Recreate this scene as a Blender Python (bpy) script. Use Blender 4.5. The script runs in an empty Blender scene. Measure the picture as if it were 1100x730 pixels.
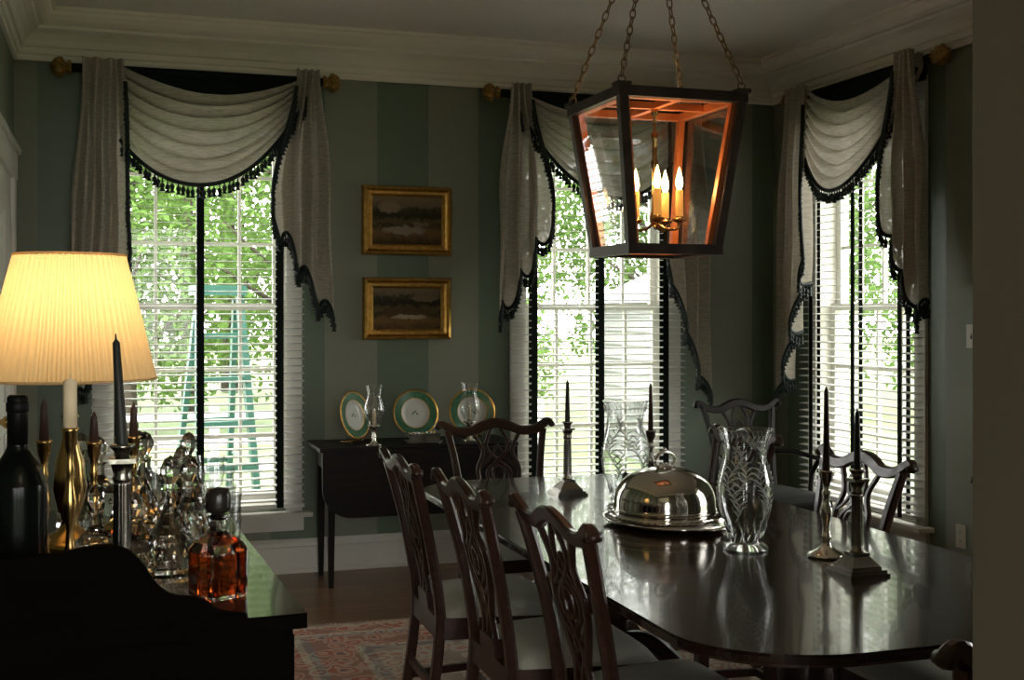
import bpy, bmesh, math, random
from mathutils import Vector, Matrix
random.seed(7)
pi=math.pi
YB=6.88; XL=-0.49; XR=4.05; HC=3.05; YN=1.25
scene=bpy.context.scene

# ------------------------------------------------------------------ materials
def new_mat(name):
    m=bpy.data.materials.new(name); m.use_nodes=True
    nt=m.node_tree
    for n in list(nt.nodes): nt.nodes.remove(n)
    out=nt.nodes.new('ShaderNodeOutputMaterial')
    return m,nt,out
def c4(c): return (c[0],c[1],c[2],1)
def pmat(name,col,rough=.5,metal=0,bump=0,noise=0,nscale=20,stretch=(1,1,1),col2=None,coat=0,emis=None,estr=0,trans=0,ior=1.45,spec=.5):
    m,nt,out=new_mat(name)
    b=nt.nodes.new('ShaderNodeBsdfPrincipled')
    b.inputs['Base Color'].default_value=c4(col)
    b.inputs['Roughness'].default_value=rough
    b.inputs['Metallic'].default_value=metal
    b.inputs['Coat Weight'].default_value=coat
    b.inputs['Transmission Weight'].default_value=trans
    b.inputs['IOR'].default_value=ior
    b.inputs['Specular IOR Level'].default_value=spec
    if emis:
        b.inputs['Emission Color'].default_value=c4(emis); b.inputs['Emission Strength'].default_value=estr
    tc=nt.nodes.new('ShaderNodeTexCoord'); mp=nt.nodes.new('ShaderNodeMapping')
    mp.inputs['Scale'].default_value=stretch
    nt.links.new(tc.outputs['Object'],mp.inputs['Vector'])
    nz=nt.nodes.new('ShaderNodeTexNoise'); nz.inputs['Scale'].default_value=nscale; nz.inputs['Detail'].default_value=4
    nt.links.new(mp.outputs['Vector'],nz.inputs['Vector'])
    if col2:
        r=nt.nodes.new('ShaderNodeValToRGB'); r.color_ramp.elements[0].position=.35; r.color_ramp.elements[1].position=.68
        r.color_ramp.elements[0].color=c4(col); r.color_ramp.elements[1].color=c4(col2)
        nt.links.new(nz.outputs['Fac'],r.inputs['Fac']); nt.links.new(r.outputs['Color'],b.inputs['Base Color'])
    if bump:
        bp=nt.nodes.new('ShaderNodeBump'); bp.inputs['Strength'].default_value=bump; bp.inputs['Distance'].default_value=.01
        nt.links.new(nz.outputs['Fac'],bp.inputs['Height']); nt.links.new(bp.outputs['Normal'],b.inputs['Normal'])
    nt.links.new(b.outputs[0],out.inputs['Surface'])
    return m
def thin_glass(name,tint=(1,1,1),refl=.08,rough=.02):
    m,nt,out=new_mat(name)
    tr=nt.nodes.new('ShaderNodeBsdfTransparent'); tr.inputs['Color'].default_value=c4(tint)
    gl=nt.nodes.new('ShaderNodeBsdfGlossy'); gl.inputs['Roughness'].default_value=rough
    lw=nt.nodes.new('ShaderNodeLayerWeight'); lw.inputs['Blend'].default_value=.35
    ma=nt.nodes.new('ShaderNodeMath'); ma.operation='MULTIPLY_ADD'; ma.inputs[1].default_value=.7; ma.inputs[2].default_value=refl
    nt.links.new(lw.outputs['Facing'],ma.inputs[0])
    pw=nt.nodes.new('ShaderNodeMath'); pw.operation='MULTIPLY'; pw.use_clamp=True
    nt.links.new(ma.outputs[0],pw.inputs[0]); nt.links.new(ma.outputs[0],pw.inputs[1])
    ad=nt.nodes.new('ShaderNodeMath'); ad.operation='ADD'; ad.use_clamp=True; ad.inputs[1].default_value=refl*.5
    nt.links.new(pw.outputs[0],ad.inputs[0])
    mx=nt.nodes.new('ShaderNodeMixShader')
    nt.links.new(ad.outputs[0],mx.inputs[0]); nt.links.new(tr.outputs[0],mx.inputs[1]); nt.links.new(gl.outputs[0],mx.inputs[2])
    nt.links.new(mx.outputs[0],out.inputs['Surface'])
    return m
def cloth(name,col,translu=.5,transp=.1,slub=False):
    m,nt,out=new_mat(name)
    d=nt.nodes.new('ShaderNodeBsdfDiffuse'); t=nt.nodes.new('ShaderNodeBsdfTranslucent'); tr=nt.nodes.new('ShaderNodeBsdfTransparent')
    for n in (d,t): n.inputs['Color'].default_value=c4(col)
    if slub:
        tc=nt.nodes.new('ShaderNodeTexCoord'); mp=nt.nodes.new('ShaderNodeMapping'); mp.inputs['Scale'].default_value=(6,6,60)
        nz=nt.nodes.new('ShaderNodeTexNoise'); nz.inputs['Scale'].default_value=3
        nt.links.new(tc.outputs['Object'],mp.inputs[0]); nt.links.new(mp.outputs[0],nz.inputs['Vector'])
        r=nt.nodes.new('ShaderNodeValToRGB'); r.color_ramp.elements[0].position=.4; r.color_ramp.elements[1].position=.6
        r.color_ramp.elements[0].color=c4([x*.78 for x in col]); r.color_ramp.elements[1].color=c4(col)
        nt.links.new(nz.outputs['Fac'],r.inputs[0])
        for n in (d,t): nt.links.new(r.outputs[0],n.inputs['Color'])
    a=nt.nodes.new('ShaderNodeMixShader'); a.inputs[0].default_value=translu
    nt.links.new(d.outputs[0],a.inputs[1]); nt.links.new(t.outputs[0],a.inputs[2])
    b=nt.nodes.new('ShaderNodeMixShader'); b.inputs[0].default_value=transp
    nt.links.new(a.outputs[0],b.inputs[1]); nt.links.new(tr.outputs[0],b.inputs[2])
    nt.links.new(b.outputs[0],out.inputs['Surface'])
    return m
def stripe_mat(name,axis,off):
    m,nt,out=new_mat(name)
    b=nt.nodes.new('ShaderNodeBsdfPrincipled')
    g=nt.nodes.new('ShaderNodeNewGeometry'); s=nt.nodes.new('ShaderNodeSeparateXYZ'); nt.links.new(g.outputs['Position'],s.inputs[0])
    a=nt.nodes.new('ShaderNodeMath'); a.operation='SUBTRACT'; a.inputs[1].default_value=off-6.1; nt.links.new(s.outputs[axis],a.inputs[0])
    d=nt.nodes.new('ShaderNodeMath'); d.operation='DIVIDE'; d.inputs[1].default_value=.61; nt.links.new(a.outputs[0],d.inputs[0])
    f=nt.nodes.new('ShaderNodeMath'); f.operation='FRACT'; nt.links.new(d.outputs[0],f.inputs[0])
    l=nt.nodes.new('ShaderNodeMath'); l.operation='LESS_THAN'; l.inputs[1].default_value=.5; nt.links.new(f.outputs[0],l.inputs[0])
    mx=nt.nodes.new('ShaderNodeMix'); mx.data_type='RGBA'
    mx.inputs[6].default_value=(.215,.23,.175,1); mx.inputs[7].default_value=(.115,.158,.105,1)
    nt.links.new(l.outputs[0],mx.inputs[0]); nt.links.new(mx.outputs[2],b.inputs['Base Color'])
    rr=nt.nodes.new('ShaderNodeMath'); rr.operation='MULTIPLY_ADD'; rr.inputs[1].default_value=-.15; rr.inputs[2].default_value=.6
    nt.links.new(l.outputs[0],rr.inputs[0]); nt.links.new(rr.outputs[0],b.inputs['Roughness'])
    nz=nt.nodes.new('ShaderNodeTexNoise'); nz.inputs['Scale'].default_value=160
    bp=nt.nodes.new('ShaderNodeBump'); bp.inputs['Strength'].default_value=.1; bp.inputs['Distance'].default_value=.002
    nt.links.new(nz.outputs[0],bp.inputs['Height']); nt.links.new(bp.outputs[0],b.inputs['Normal'])
    nt.links.new(b.outputs[0],out.inputs[0]); return m
def floor_mat():
    m,nt,out=new_mat('hardwood')
    b=nt.nodes.new('ShaderNodeBsdfPrincipled'); b.inputs['Roughness'].default_value=.3
    tc=nt.nodes.new('ShaderNodeTexCoord')
    br=nt.nodes.new('ShaderNodeTexBrick'); br.inputs['Scale'].default_value=1; br.inputs['Brick Width'].default_value=1.3; br.inputs['Row Height'].default_value=.085
    br.inputs['Mortar Size'].default_value=.002; br.inputs['Color1'].default_value=(.33,.17,.08,1); br.inputs['Color2'].default_value=(.19,.10,.048,1); br.inputs['Mortar'].default_value=(.03,.015,.008,1)
    nt.links.new(tc.outputs['Object'],br.inputs['Vector'])
    mp=nt.nodes.new('ShaderNodeMapping'); mp.inputs['Scale'].default_value=(3,50,1); nt.links.new(tc.outputs['Object'],mp.inputs[0])
    nz=nt.nodes.new('ShaderNodeTexNoise'); nz.inputs['Scale'].default_value=1.5; nz.inputs['Detail'].default_value=6; nt.links.new(mp.outputs[0],nz.inputs['Vector'])
    mx=nt.nodes.new('ShaderNodeMix'); mx.data_type='RGBA'; mx.blend_type='MULTIPLY'; mx.inputs[0].default_value=.6
    nt.links.new(br.outputs['Color'],mx.inputs[6]); nt.links.new(nz.outputs['Fac'],mx.inputs[7]); nt.links.new(mx.outputs[2],b.inputs['Base Color'])
    nt.links.new(b.outputs[0],out.inputs[0]); return m
def rug_mat(hx,hy):
    m,nt,out=new_mat('persian_rug')
    b=nt.nodes.new('ShaderNodeBsdfPrincipled'); b.inputs['Roughness'].default_value=.95
    tc=nt.nodes.new('ShaderNodeTexCoord'); s=nt.nodes.new('ShaderNodeSeparateXYZ'); nt.links.new(tc.outputs['Object'],s.inputs[0])
    def edge(o,h):
        a=nt.nodes.new('ShaderNodeMath'); a.operation='ABSOLUTE'; nt.links.new(o,a.inputs[0])
        q=nt.nodes.new('ShaderNodeMath'); q.operation='SUBTRACT'; q.inputs[0].default_value=h; nt.links.new(a.outputs[0],q.inputs[1]); return q
    ex=edge(s.outputs[0],hx); ey=edge(s.outputs[1],hy)
    mn=nt.nodes.new('ShaderNodeMath'); mn.operation='MINIMUM'; nt.links.new(ex.outputs[0],mn.inputs[0]); nt.links.new(ey.outputs[0],mn.inputs[1])
    r=nt.nodes.new('ShaderNodeValToRGB'); r.color_ramp.interpolation='CONSTANT'
    e=r.color_ramp.elements; e[0].position=0; e[0].color=(.42,.30,.20,1); e[1].position=.05; e[1].color=(.38,.09,.05,1)
    for p,cc in ((.14,(.52,.43,.32,1)),(.17,(.18,.18,.20,1)),(.21,(.40,.11,.06,1)),(.38,(.52,.43,.32,1)),(.41,(.20,.19,.20,1)),(.45,(.48,.38,.29,1))):
        q=e.new(p); q.color=cc
    nt.links.new(mn.outputs[0],r.inputs[0])
    nz=nt.nodes.new('ShaderNodeTexNoise'); nz.inputs['Scale'].default_value=7; nz.inputs['Detail'].default_value=3; nt.links.new(tc.outputs['Object'],nz.inputs['Vector'])
    av=nt.nodes.new('ShaderNodeVectorMath'); av.operation='MULTIPLY_ADD'; av.inputs[1].default_value=(.12,.12,0); nt.links.new(nz.outputs['Color'],av.inputs[0]); nt.links.new(tc.outputs['Object'],av.inputs[2])
    vo=nt.nodes.new('ShaderNodeTexVoronoi'); vo.inputs['Scale'].default_value=11; nt.links.new(av.outputs[0],vo.inputs['Vector'])
    r2=nt.nodes.new('ShaderNodeValToRGB'); r2.color_ramp.interpolation='CONSTANT'; e=r2.color_ramp.elements
    e[0].position=0; e[0].color=(.12,.13,.17,1); e[1].position=.18; e[1].color=(.56,.46,.35,1)
    q=e.new(.34); q.color=(.42,.13,.08,1); q=e.new(.46); q.color=(.54,.46,.36,1); q=e.new(.62); q.color=(.28,.20,.16,1)
    nt.links.new(vo.outputs['Distance'],r2.inputs[0])
    mx=nt.nodes.new('ShaderNodeMix'); mx.data_type='RGBA'; mx.inputs[0].default_value=.55
    nt.links.new(r.outputs[0],mx.inputs[6]); nt.links.new(r2.outputs[0],mx.inputs[7]); nt.links.new(mx.outputs[2],b.inputs['Base Color'])
    nt.links.new(b.outputs[0],out.inputs[0]); return m
def painting_mat(seed,blobs):
    # old oil landscape: foreground, tree and sky bands broken by noise, plus pale rock / water patches
    m,nt,out=new_mat('oil_landscape')
    b=nt.nodes.new('ShaderNodeBsdfPrincipled'); b.inputs['Roughness'].default_value=.35; b.inputs['Specular IOR Level'].default_value=.2
    tc=nt.nodes.new('ShaderNodeTexCoord')
    nz=nt.nodes.new('ShaderNodeTexNoise'); nz.noise_dimensions='4D'; nz.inputs['W'].default_value=seed; nz.inputs['Scale'].default_value=26; nz.inputs['Detail'].default_value=9; nz.inputs['Roughness'].default_value=.78
    nt.links.new(tc.outputs['Object'],nz.inputs['Vector'])
    wv=nt.nodes.new('ShaderNodeVectorMath'); wv.operation='MULTIPLY_ADD'; wv.inputs[1].default_value=(.16,0,.09); nt.links.new(nz.outputs['Color'],wv.inputs[0]); nt.links.new(tc.outputs['Object'],wv.inputs[2])
    s=nt.nodes.new('ShaderNodeSeparateXYZ'); nt.links.new(wv.outputs[0],s.inputs[0])
    a=nt.nodes.new('ShaderNodeMath'); a.operation='MULTIPLY_ADD'; a.inputs[1].default_value=.16; nt.links.new(nz.outputs[0],a.inputs[0]); nt.links.new(s.outputs[2],a.inputs[2])
    mr=nt.nodes.new('ShaderNodeMapRange'); mr.inputs[1].default_value=-.0; mr.inputs[2].default_value=.27; nt.links.new(a.outputs[0],mr.inputs[0])
    r=nt.nodes.new('ShaderNodeValToRGB'); e=r.color_ramp.elements
    e[0].position=.0; e[0].color=(.05,.028,.010,1); e[1].position=1; e[1].color=(.22,.155,.085,1)
    for p,cc in ((.22,(.17,.095,.03,1)),(.36,(.035,.027,.010,1)),(.44,(.12,.085,.03,1)),(.56,(.014,.014,.007,1)),(.70,(.05,.042,.02,1)),(.80,(.17,.125,.07,1))):
        q=e.new(p); q.color=cc
    nt.links.new(mr.outputs[0],r.inputs[0]); last=r.outputs[0]
    for (cx,cz,rx,rz,col) in blobs:
        def lin(o,c0,k):
            q=nt.nodes.new('ShaderNodeMath'); q.operation='SUBTRACT'; q.inputs[1].default_value=c0; nt.links.new(o,q.inputs[0])
            d=nt.nodes.new('ShaderNodeMath'); d.operation='DIVIDE'; d.inputs[1].default_value=k; nt.links.new(q.outputs[0],d.inputs[0])
            p=nt.nodes.new('ShaderNodeMath'); p.operation='MULTIPLY'; nt.links.new(d.outputs[0],p.inputs[0]); nt.links.new(d.outputs[0],p.inputs[1]); return p
        sx=lin(s.outputs[0],cx+.08,rx); sz=lin(s.outputs[2],cz+.045,rz)
        ad=nt.nodes.new('ShaderNodeMath'); ad.operation='ADD'; nt.links.new(sx.outputs[0],ad.inputs[0]); nt.links.new(sz.outputs[0],ad.inputs[1])
        m2=nt.nodes.new('ShaderNodeMapRange'); m2.inputs[1].default_value=1.2; m2.inputs[2].default_value=.7; nt.links.new(ad.outputs[0],m2.inputs[0])
        mx=nt.nodes.new('ShaderNodeMix'); mx.data_type='RGBA'; mx.inputs[7].default_value=c4(col); nt.links.new(m2.outputs[0],mx.inputs[0]); nt.links.new(last,mx.inputs[6]); last=mx.outputs[2]
    nt.links.new(last,b.inputs['Base Color'])
    nt.links.new(b.outputs[0],out.inputs[0]); return m

mahog=pmat('mahogany',(.028,.012,.008),.28,col2=(.05,.021,.014),nscale=6,stretch=(1,8,8),coat=.15)
tabletop=pmat('polished_mahogany',(.018,.009,.007),.18,col2=(.034,.016,.011),nscale=5,stretch=(6,1,1),coat=.35,bump=.02)
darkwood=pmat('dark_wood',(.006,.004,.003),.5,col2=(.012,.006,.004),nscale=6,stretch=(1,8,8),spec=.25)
sidewood=pmat('ebonised_wood',(.0015,.001,.001),.7,col2=(.003,.002,.0015),nscale=6,stretch=(1,8,8),spec=.02)  # backlit silhouette put into the colour: sideboard wood darkened to near black
seatfab=pmat('seat_fabric',(.46,.46,.39),.8,bump=.15,nscale=200)
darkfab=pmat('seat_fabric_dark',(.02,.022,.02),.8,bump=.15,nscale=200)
white=pmat('white_trim',(.82,.78,.68),.45,nscale=4,col2=(.86,.82,.72))
winwhite=pmat('white_window_paint',(.66,.64,.58),.45,nscale=4,col2=(.70,.68,.62))
ceilm=pmat('ceiling_paint',(.88,.84,.78),.8,bump=.05,nscale=60)
blindm=cloth('blind_slat',(.80,.80,.77),.25,0)
tapem=pmat('dark_green_tape',(.008,.014,.011),.8,nscale=50,spec=.2)
fringem=pmat('fringe_green',(.006,.014,.012),.6,nscale=50)
sheer=cloth('sheer_damask',(.54,.49,.41),.30,.03,slub=True)
gold=pmat('gold_leaf',(.62,.38,.10),.35,metal=1,bump=.3,nscale=40,col2=(.45,.25,.06))
golddk=pmat('gold_finial',(.42,.26,.08),.35,metal=1,bump=.5,nscale=60,col2=(.26,.15,.04))
brass=pmat('brass',(.50,.32,.12),.22,metal=1,nscale=30)
silver=pmat('silver',(.74,.71,.66),.1,metal=1,nscale=30)
silverd=pmat('silver_worn',(.36,.34,.31),.25,metal=1,bump=.1,nscale=60)
bronze=pmat('bronze_frame',(.045,.034,.030),.45,metal=.5,col2=(.08,.055,.045),nscale=15)
copper=pmat('copper_inner',(.66,.22,.07),.4,metal=.4,col2=(.50,.15,.05),nscale=12)
chainm=pmat('chain_iron',(.22,.15,.08),.4,metal=.9,nscale=20)
pane=thin_glass('window_pane',refl=.05)
lglass=thin_glass('lantern_glass',tint=(.93,.95,.94),refl=.10)
pglass=thin_glass('plain_glass',tint=(.96,.98,.97),refl=.2)
hglass=thin_glass('clear_glass',tint=(.95,.97,.96),refl=.20)
frost=cloth('frosted_engraving',(.85,.87,.85),.5,.2)
crystal=pmat('cut_crystal',(1,1,1),.01,trans=1,ior=1.5)
amber=pmat('whiskey',(.46,.065,.01),.02,trans=1,ior=1.36)
bottle=pmat('bottle_dark',(.003,.004,.003),.2,nscale=10,spec=.2)
foil=pmat('bottle_foil',(.004,.004,.004),.45,nscale=10,spec=.15)
blackcap=pmat('stopper_dark',(.02,.017,.015),.25,nscale=10)
wax_dark=pmat('candle_dark',(.014,.016,.014),.5,nscale=10)
wax_brown=pmat('candle_brown',(.05,.022,.016),.5,nscale=10)
wax_white=pmat('candle_ivory',(.80,.66,.45),.5,nscale=10)
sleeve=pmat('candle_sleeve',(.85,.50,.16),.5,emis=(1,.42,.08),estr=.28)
bulbm=pmat('bulb',(1,.8,.5),.3,emis=(1,.66,.28),estr=12)
porcelain=pmat('porcelain',(.62,.62,.57),.15,nscale=10)
pgreen=pmat('plate_green',(.05,.15,.08),.2,nscale=60,col2=(.08,.20,.11))
plastic=pmat('ivory_plastic',(.55,.52,.44),.4)
slot=pmat('slot_dark',(.02,.02,.02),.5)
laddergreen=pmat('ladder_green',(.022,.085,.065),.4)
alum=pmat('aluminium',(.10,.14,.14),.45)
grass=pmat('grass',(.13,.185,.075),.9,col2=(.18,.225,.115),nscale=1.5,bump=.3)
leafm=cloth('leaves',(.11,.19,.05),.5,0)
bark=pmat('bark',(.05,.04,.03),.9,bump=.5,nscale=20)
siding=pmat('siding_white',(.30,.30,.31),.6)
roofm=pmat('roof_shingle',(.20,.20,.21),.9,nscale=8,bump=.3)
hallm=pmat('hall_wall_paint',(.18,.16,.12),.7,nscale=40,bump=.05)
wallB=stripe_mat('stripe_wallpaper_x',0,1.456); wallR=stripe_mat('stripe_wallpaper_y',1,.30)
extw=pmat('exterior_brick',(.35,.2,.15),.9,nscale=10)
def shade_mat():
    m,nt,out=new_mat('pleated_shade')
    d=nt.nodes.new('ShaderNodeBsdfDiffuse'); t=nt.nodes.new('ShaderNodeBsdfTranslucent')
    d.inputs[0].default_value=(.80,.70,.48,1); t.inputs[0].default_value=(.86,.69,.42,1)
    a=nt.nodes.new('ShaderNodeMixShader'); a.inputs[0].default_value=.6
    nt.links.new(d.outputs[0],a.inputs[1]); nt.links.new(t.outputs[0],a.inputs[2]); nt.links.new(a.outputs[0],out.inputs[0]); return m
shadem=shade_mat()

# ------------------------------------------------------------------ mesh builder
class MB:
    def __init__(s): s.v=[];s.f=[];s.m=[];s.s=[]
    def add(s,vs,fs,mat=0,smooth=False,M=None):
        o=len(s.v)
        for p in vs:
            p=Vector(p)
            if M is not None: p=M@p
            s.v.append(tuple(p))
        for f in fs:
            s.f.append([i+o for i in f]); s.m.append(mat); s.s.append(smooth)
    def box(s,c,d,mat=0,M=None):
        x,y,z=c; a,b,h=d[0]/2,d[1]/2,d[2]/2
        vs=[(x+i*a,y+j*b,z+k*h) for k in(-1,1) for j in(-1,1) for i in(-1,1)]
        s.add(vs,[(0,2,3,1),(4,5,7,6),(0,1,5,4),(2,6,7,3),(0,4,6,2),(1,3,7,5)],mat,False,M)
    def bb(s,x0,x1,y0,y1,z0,z1,mat=0,M=None):
        s.box(((x0+x1)/2,(y0+y1)/2,(z0+z1)/2),(abs(x1-x0),abs(y1-y0),abs(z1-z0)),mat,M)
    def frustum(s,c0,h0,c1,h1,mat=0,M=None):
        vs=[]
        for c,h in((c0,h0),(c1,h1)):
            for j in(-1,1):
                for i in(-1,1): vs.append((c[0]+i*h[0],c[1]+j*h[1],c[2]))
        s.add(vs,[(0,2,3,1),(4,5,7,6),(0,1,5,4),(2,6,7,3),(0,4,6,2),(1,3,7,5)],mat,False,M)
    def lathe(s,prof,c=(0,0,0),seg=24,mat=0,smooth=True,sx=1,sy=1,M=None,flute=0,nfl=12,cap=True,z0f=None,z1f=None):
        vs=[];fs=[];n=len(prof)
        for (r,z) in prof:
            for k in range(seg):
                a=2*pi*k/seg; rr=r
                if flute and (z0f is None or z0f<=z<=z1f): rr=r*(1+flute*math.cos(nfl*a))
                vs.append((c[0]+rr*sx*math.cos(a),c[1]+rr*sy*math.sin(a),c[2]+z))
        for i in range(n-1):
            for k in range(seg):
                k2=(k+1)%seg
                fs.append((i*seg+k,i*seg+k2,(i+1)*seg+k2,(i+1)*seg+k))
        if cap:
            if prof[0][0]>1e-5: fs.append(tuple(reversed(range(seg))))
            if prof[-1][0]>1e-5: fs.append(tuple((n-1)*seg+k for k in range(seg)))
        s.add(vs,fs,mat,smooth,M)
    def tube(s,pts,r,seg=8,mat=0,smooth=True,M=None,closed=False):
        pts=[Vector(p) for p in pts]; n=len(pts)
        rs=r if isinstance(r,(list,tuple)) else [r]*n
        vs=[];fs=[]; up=None
        for i,p in enumerate(pts):
            if closed: t=(pts[(i+1)%n]-pts[i-1])
            else: t=(pts[min(i+1,n-1)]-pts[max(i-1,0)])
            t.normalize()
            if up is None:
                up=Vector((0,0,1)) if abs(t.z)<.9 else Vector((1,0,0))
            a=up-t*up.dot(t); a.normalize(); up=a; b=t.cross(a)
            for k in range(seg):
                q=2*pi*k/seg; vs.append(p+a*rs[i]*math.cos(q)+b*rs[i]*math.sin(q))
        m=n if closed else n-1
        for i in range(m):
            j=(i+1)%n
            for k in range(seg):
                k2=(k+1)%seg; fs.append((i*seg+k,i*seg+k2,j*seg+k2,j*seg+k))
        if not closed:
            fs.append(tuple(reversed(range(seg)))); fs.append(tuple((n-1)*seg+k for k in range(seg)))
        s.add(vs,fs,mat,smooth,M)
    def strap(s,path,w,t,fn,mat=0,smooth=False,M=None):
        n=len(path); ws=w if isinstance(w,(list,tuple)) else [w]*n
        sec=[(-1,-.5),(-.7,-1),(.7,-1),(1,-.5),(1,.5),(.7,1),(-.7,1),(-1,.5)]
        vs=[];fs=[]
        for i in range(n):
            a=path[min(i+1,n-1)]; b=path[max(i-1,0)]
            dx,dy=a[0]-b[0],a[1]-b[1]; L=math.hypot(dx,dy) or 1
            nx,ny=-dy/L,dx/L
            for (u,v) in sec:
                vs.append(fn(path[i][0]+nx*u*ws[i]/2,path[i][1]+ny*u*ws[i]/2,v*t/2))
        for i in range(n-1):
            for k in range(8):
                k2=(k+1)%8; fs.append((i*8+k,i*8+k2,(i+1)*8+k2,(i+1)*8+k))
        fs.append(tuple(reversed(range(8)))); fs.append(tuple((n-1)*8+k for k in range(8)))
        s.add(vs,fs,mat,smooth,M)
    def prism(s,poly,h0,h1,fn=None,mat=0,M=None,smooth=False):
        fn=fn or (lambda a,b,c:(a,b,c)); n=len(poly)
        vs=[fn(p[0],p[1],h0) for p in poly]+[fn(p[0],p[1],h1) for p in poly]
        fs=[tuple(reversed(range(n))),tuple(range(n,2*n))]+[(i,(i+1)%n,n+(i+1)%n,n+i) for i in range(n)]
        s.add(vs,fs,mat,smooth,M)
    def grid(s,fn,nu,nv,mat=0,smooth=True,M=None):
        vs=[fn(i/nu,j/nv) for j in range(nv+1) for i in range(nu+1)]
        fs=[(j*(nu+1)+i,j*(nu+1)+i+1,(j+1)*(nu+1)+i+1,(j+1)*(nu+1)+i) for j in range(nv) for i in range(nu)]
        s.add(vs,fs,mat,smooth,M)
    def mesh(s,name,mats,fix=True):
        me=bpy.data.meshes.new(name); me.from_pydata(s.v,[],s.f)
        for m in mats: me.materials.append(m)
        for i,p in enumerate(me.polygons): p.material_index=s.m[i]; p.use_smooth=s.s[i]
        if fix:
            bm=bmesh.new(); bm.from_mesh(me); bmesh.ops.recalc_face_normals(bm,faces=bm.faces); bm.to_mesh(me); bm.free()
        me.update(); return me
    def obj(s,name,mats,parent=None,loc=(0,0,0),rz=0,fix=True):
        o=bpy.data.objects.new(name,s.mesh(name,mats,fix)); scene.collection.objects.link(o)
        o.location=loc; o.rotation_euler=(0,0,rz)
        if parent: o.parent=parent
        return o
def inst(name,me,loc=(0,0,0),rz=0,parent=None,scale=None):
    o=bpy.data.objects.new(name,me); scene.collection.objects.link(o); o.location=loc; o.rotation_euler=(0,0,rz)
    if scale: o.scale=scale
    if parent: o.parent=parent
    return o
def empty(name,loc=(0,0,0),rz=0):
    e=bpy.data.objects.new(name,None); scene.collection.objects.link(e); e.location=loc; e.rotation_euler=(0,0,rz); e.empty_display_size=.1; return e
def point(name,loc,P,col,r,parent):
    l=bpy.data.lights.new(name,'POINT'); l.energy=P; l.color=col; l.shadow_soft_size=r
    o=bpy.data.objects.new(name,l); scene.collection.objects.link(o); o.location=loc; o.parent=parent; return o
def cr(pts,sub=6):
    out=[];n=len(pts)
    for i in range(n-1):
        p0=pts[max(i-1,0)];p1=pts[i];p2=pts[i+1];p3=pts[min(i+2,n-1)]
        for k in range(sub):
            t=k/sub
            out.append(tuple(.5*((2*p1[d])+(-p0[d]+p2[d])*t+(2*p0[d]-5*p1[d]+4*p2[d]-p3[d])*t*t+(-p0[d]+3*p1[d]-3*p2[d]+p3[d])*t**3) for d in range(len(p1))))
    out.append(tuple(pts[-1])); return out
def sm(t): t=max(0,min(1,t)); return t*t*(3-2*t)

# ------------------------------------------------------------------ room shell
WC1=.46; WC2=2.82; WC3=5.88; WC_FILL=2.75; HW=.47; ZS=.38; ZT=2.62
def wall_holes(mb,a0,a1,holes,f):
    cur=a0
    for h in holes:
        f(cur,h-HW,0,HC); f(h-HW,h+HW,0,ZS); f(h-HW,h+HW,ZT,HC); cur=h+HW
    f(cur,a1,0,HC)
mb=MB(); wall_holes(mb,XL-.2,XR+.2,[WC1,WC2],lambda a,b,z0,z1: mb.bb(a,b,YB,YB+.2,z0,z1)); mb.obj('wall_back',[wallB])
mb=MB(); wall_holes(mb,YN,YB,[WC_FILL,WC3],lambda a,b,z0,z1: mb.bb(XR,XR+.2,a,b,z0,z1)); mb.obj('wall_right',[wallR])
mb=MB(); mb.bb(XL-.2,XL,YN,YB,0,HC); mb.obj('wall_left',[wallR])
OX0,OX1,OZ=-.40,1.017,2.5
mb=MB(); mb.bb(-2.0,OX0,1.10,YN,0,HC); mb.bb(OX1,XR+.2,1.10,YN,0,HC); mb.bb(OX0,OX1,1.10,YN,OZ,HC); mb.obj('wall_front',[hallm])
mb=MB(); mb.bb(-2.2,-2.0,-2.7,1.25,0,HC); mb.obj('wall_hall_left',[hallm])
mb=MB(); mb.bb(XR,XR+.2,-2.7,1.10,0,HC); mb.obj('wall_hall_right',[hallm])
mb=MB(); wall_holes(mb,-2.2,XR+.2,[-.6,.6,1.8],lambda a,b,z0,z1: mb.bb(a,b,-2.9,-2.7,z0,z1)); mb.obj('wall_hall_rear',[hallm])
mb=MB(); mb.bb(-2.2,XR+.2,-2.9,YB+.2,-.1,0); mb.obj('floor',[floor_mat()])
mb=MB(); mb.bb(-2.2,XR+.2,-2.9,YB+.2,HC,HC+.15); mb.obj('ceiling',[ceilm])
# crown
cp=[(0,2.80),(.018,2.80),(.022,2.815),(.018,2.83),(.03,2.835),(.035,2.865),(.05,2.87),(.065,2.90),(.09,2.93),(.125,2.95),(.13,2.965),(.15,2.968),(.175,2.985),(.195,3.01),(.2,3.03),(.215,3.032),(.215,HC),(0,HC)]
mb=MB(); mb.prism(cp,XL,XR,lambda a,b,c:(c,YB-a,b)); mb.obj('trim_1',[white])
mb=MB(); mb.prism(cp,YN,YB,lambda a,b,c:(XR-a,c,b)); mb.obj('trim_2',[white])
mb=MB(); mb.prism(cp,YN,YB,lambda a,b,c:(XL+a,c,b)); mb.obj('trim_3',[white])
mb=MB(); mb.prism(cp,XL,XR,lambda a,b,c:(c,YN+a,b)); mb.obj('trim_4',[white])
bp=[(0,0),(.03,0),(.03,.02),(.018,.03),(.018,.145),(.026,.15),(.024,.17),(.01,.185),(0,.19)]
mb=MB(); mb.prism(bp,XL,XR,lambda a,b,c:(c,YB-a,b)); mb.obj('baseboard_back',[winwhite])
mb=MB(); mb.prism(bp,YN,YB,lambda a,b,c:(XR-a,c,b)); mb.obj('baseboard_right',[winwhite])
mb=MB(); mb.prism(bp,YN,5.30,lambda a,b,c:(XL+a,c,b)); mb.obj('baseboard_left',[winwhite])
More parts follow.
